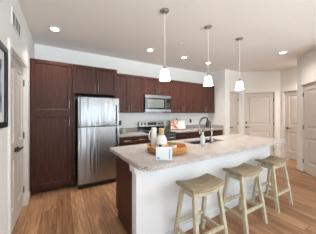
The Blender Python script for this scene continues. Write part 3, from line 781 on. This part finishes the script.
# ------------------------------------------------------------------ stools
def make_stool(label):
    t = thing('bar_stool', (0, 0, 0), 0, label, 'stool', 'bar stools along the island')
    # saddle seat
    sw, sd, n, th = 0.222, 0.130, 12, 0.036
    b = MB(); rows = []
    def zt(u): return 0.652+0.028*abs(u)**2.2
    grid = {}
    for i in range(n+1):
        u = -1+2*i/n
        for j, v_ in enumerate((-1, -0.93, 0, 0.93, 1)):
            e = 0.006 if abs(v_) == 1 else 0
            e2 = 0.004 if abs(u) == 1 else 0
            grid[(i, j, 1)] = b.bm.verts.new((u*sw, v_*sd, zt(u)-e-e2))
            grid[(i, j, 0)] = b.bm.verts.new((u*sw, v_*sd, zt(u)-th))
    for i in range(n):
        for j in range(4):
            b.bm.faces.new([grid[k] for k in ((i, j, 1), (i+1, j, 1), (i+1, j+1, 1), (i, j+1, 1))])
            b.bm.faces.new([grid[k] for k in ((i, j, 0), (i, j+1, 0), (i+1, j+1, 0), (i+1, j, 0))])
        b.bm.faces.new([grid[k] for k in ((i, 0, 0), (i+1, 0, 0), (i+1, 0, 1), (i, 0, 1))])
        b.bm.faces.new([grid[k] for k in ((i, 4, 0), (i, 4, 1), (i+1, 4, 1), (i+1, 4, 0))])
    for i in (0, n):
        for j in range(4): b.bm.faces.new([grid[k] for k in ((i, j, 0), (i, j, 1), (i, j+1, 1), (i, j+1, 0))])
    smooth_auto(b.build('seat', M_SEAT, t), 35)
    top = (0.165, 0.088); bot = (0.205, 0.175); H = 0.632
    def leg_at(sx_, sy_, z):
        f = z/H
        return Vector((sx_*(bot[0]+(top[0]-bot[0])*f), sy_*(bot[1]+(top[1]-bot[1])*f), z))
    for sx_ in (-1, 1):
        for sy_ in (-1, 1):
            MB().bar(leg_at(sx_, sy_, 0), leg_at(sx_, sy_, H), 0.04, 0.036).build('leg', M_WASH, t)
    for sy_ in (-1, 1):
        MB().beam(leg_at(-1, sy_, 0.592)+Vector((0.018, 0, 0)), leg_at(1, sy_, 0.592)-Vector((0.018, 0, 0)), 0.022, 0.048).build('apron', M_WASH, t)
        MB().beam(leg_at(-1, sy_, 0.225)+Vector((0.016, 0, 0)), leg_at(1, sy_, 0.225)-Vector((0.016, 0, 0)), 0.022, 0.036).build('stretcher', M_WASH, t)
    for sx_ in (-1, 1):
        MB().beam(leg_at(sx_, -1, 0.592)+Vector((0, 0.016, 0)), leg_at(sx_, 1, 0.592)-Vector((0, 0.016, 0)), 0.022, 0.048).build('apron', M_WASH, t)
        MB().beam(leg_at(sx_, -1, 0.165)+Vector((0, 0.014, 0)), leg_at(sx_, 1, 0.165)-Vector((0, 0.014, 0)), 0.022, 0.036).build('stretcher', M_WASH, t)
    return t
stool = make_stool('nearest whitewashed bar stool with saddle seat, at the left end')
stool.location = (1.245, 1.255, 0)
dup(stool, (2.005, 1.275, 0), label='middle of the three whitewashed saddle seat bar stools')
dup(stool, (2.78, 1.30, 0), label='farthest whitewashed bar stool, by the right end of the island')

# ------------------------------------------------------------------ lights in the ceiling
def make_downlight(label):
    t = thing('recessed_light', (0, 0, CE), 0, label, 'ceiling light', 'recessed lights in the kitchen ceiling')
    smooth_auto(MB().lathe([(0.095, -0.0005), (0.095, -0.006), (0.080, -0.012), (0.058, -0.006), (0.058, -0.0005)], 32).build('trim_ring', M_TRIM, t))
    MB().lathe([(0, -0.0045), (0.058, -0.0045), (0.058, -0.0005)], 32).build('lens', M_LENS, t)
    d = bpy.data.lights.new('lamp_glow', 'SPOT'); d.energy = DOWN_POWER; d.color = DOWN_COL; d.spot_size = R(140); d.spot_blend = 1.0; d.shadow_soft_size = 0.07
    l = bpy.data.objects.new('lamp_glow', d); COL.objects.link(l); l.parent = t; l.location = (0, 0, -0.03)
    return t
dl = make_downlight('recessed ceiling light above the pantry and fridge')
dl.location = (-0.10, 3.14, CE)
dup(dl, (1.64, 3.14, CE), label='recessed ceiling light in front of the microwave')
dup(dl, (2.57, 3.14, CE), label='recessed ceiling light between the nearest and middle pendants')
dup(dl, (3.41, 3.15, CE), label='recessed ceiling light near the corner beyond the cabinets')
rl = dup(dl, (4.27, 1.77, CE), label='recessed ceiling light at the right before the beige doors')
hall_fill = dup(dl, (5.45, 1.45, CE), label='added unseen ceiling light brightening the doors beyond the angled wall')  # extra lamp hidden from view, added to brighten the hall and entry doors
for root_, pw, ang_ in ((dl, 0.7, 100), (rl, 0.55, 150), (hall_fill, 1.7, 150)):
    for c in root_.children:
        if c.type == 'LIGHT':
            c.data = c.data.copy(); c.data.energy = DOWN_POWER*pw; c.data.spot_size = R(ang_)

def make_pendant(label):
    t = thing('pendant_light', (0, 0, CE), 0, label, 'pendant light', 'pendant lights over the island')
    smooth_auto(MB().lathe([(0, -0.026), (0.02, -0.026), (0.045, -0.02), (0.06, -0.006), (0.06, -0.0005)], 28).build('canopy', M_NICKEL, t))
    MB().tube([(0, 0, -0.02), (0, 0, -0.735)], 0.004, 8).build('rod', M_TRIM, t)
    smooth_auto(MB().lathe([(0, -0.73), (0.008, -0.73), (0.014, -0.745), (0.022, -0.75), (0.024, -0.79), (0, -0.79)], 20).build('socket_cap', M_NICKEL, t))
    smooth_auto(MB().lathe([(0.022, -0.782), (0.046, -0.786), (0.052, -0.80), (0.072, -0.925), (0.070, -0.926), (0.049, -0.802), (0.043, -0.79), (0.022, -0.785)], 32).build('shade', M_SHADE, t))
    d = bpy.data.lights.new('lamp_glow', 'POINT'); d.energy = PEND_POWER; d.color = DOWN_COL; d.shadow_soft_size = 0.03
    l = bpy.data.objects.new('lamp_glow', d); COL.objects.link(l); l.parent = t; l.location = (0, 0, -0.88)
    return t
pn = make_pendant('nearest glass shade pendant, hanging over the tray')
pn.location = (1.18, 1.84, CE)
dup(pn, (1.99, 1.84, CE), label='middle glass shade pendant, hanging over the faucet')
dup(pn, (2.80, 1.84, CE), label='farthest glass shade pendant, hanging before the narrow door')
sp = thing('fire_sprinkler', (2.0, 2.55, CE), 0, 'tiny fire sprinkler cover on the ceiling between pendants', 'sprinkler')
MB().lathe([(0, -0.008), (0.032, -0.008), (0.036, -0.0005)], 24).build('cover_plate', M_TRIM, sp)

# ------------------------------------------------------------------ left wall: vent and picture
vy0, vy1, vz0, vz1 = 2.275, 2.695, 2.315, 2.500
vt = thing('air_vent', (XL, (vy0+vy1)/2, vz0), R(90), 'grey slatted air vent high on the left wall', 'vent')
w, hgt = (vy1-vy0)/2, vz1-vz0
b = MB().box(-w, w, -0.008, -0.0005, 0, 0.022, 0.002).box(-w, w, -0.008, -0.0005, hgt-0.022, hgt, 0.002).box(-w, -w+0.022, -0.008, -0.0005, 0.022, hgt-0.022).box(w-0.022, w, -0.008, -0.0005, 0.022, hgt-0.022)
for q in (-0.33, 0.33): b.box(w*q-0.008, w*q+0.008, -0.008, -0.0005, 0.022, hgt-0.022)
b.build('vent_frame', M_TRIM, vt)
b = MB()
for k in range(16):
    x = -w+0.03+k*(2*w-0.06)/15
    b.hexa([(x-0.004, -0.007, 0.022), (x-0.001, -0.007, 0.022), (x+0.006, -0.0012, 0.022), (x+0.003, -0.0012, 0.022), (x-0.004, -0.007, hgt-0.022), (x-0.001, -0.007, hgt-0.022), (x+0.006, -0.0012, hgt-0.022), (x+0.003, -0.0012, hgt-0.022)])
b.build('slats', M_VENT, vt)
MB().box(-w+0.022, w-0.022, -0.001, -0.0004, 0.022, hgt-0.022).build('backing', M_VENTDK, vt)
# framed picture
py0, py1, pz0, pz1 = 1.05, 1.985, 1.250, 1.955
pc = thing('framed_picture', (XL, (py0+py1)/2, pz0), R(90), 'black framed picture hanging beside the closet doors', 'picture')
w, hgt, fw = (py1-py0)/2, pz1-pz0, 0.05
b = MB().box(-w, w, -0.038, -0.001, 0, fw, 0.004).box(-w, w, -0.038, -0.001, hgt-fw, hgt, 0.004).box(-w, -w+fw, -0.038, -0.001, fw, hgt-fw, 0.003).box(w-fw, w, -0.038, -0.001, fw, hgt-fw, 0.003)
b.build('frame', M_FRAMEB, pc)
MB().box(-w+fw, w-fw, -0.02, -0.001, fw, hgt-fw).build('picture_mat', M_MATB, pc)
MB().box(-w+fw+0.07, w-fw-0.07, -0.022, -0.0195, fw+0.08, hgt-fw-0.08).build('print', M_ART, pc)
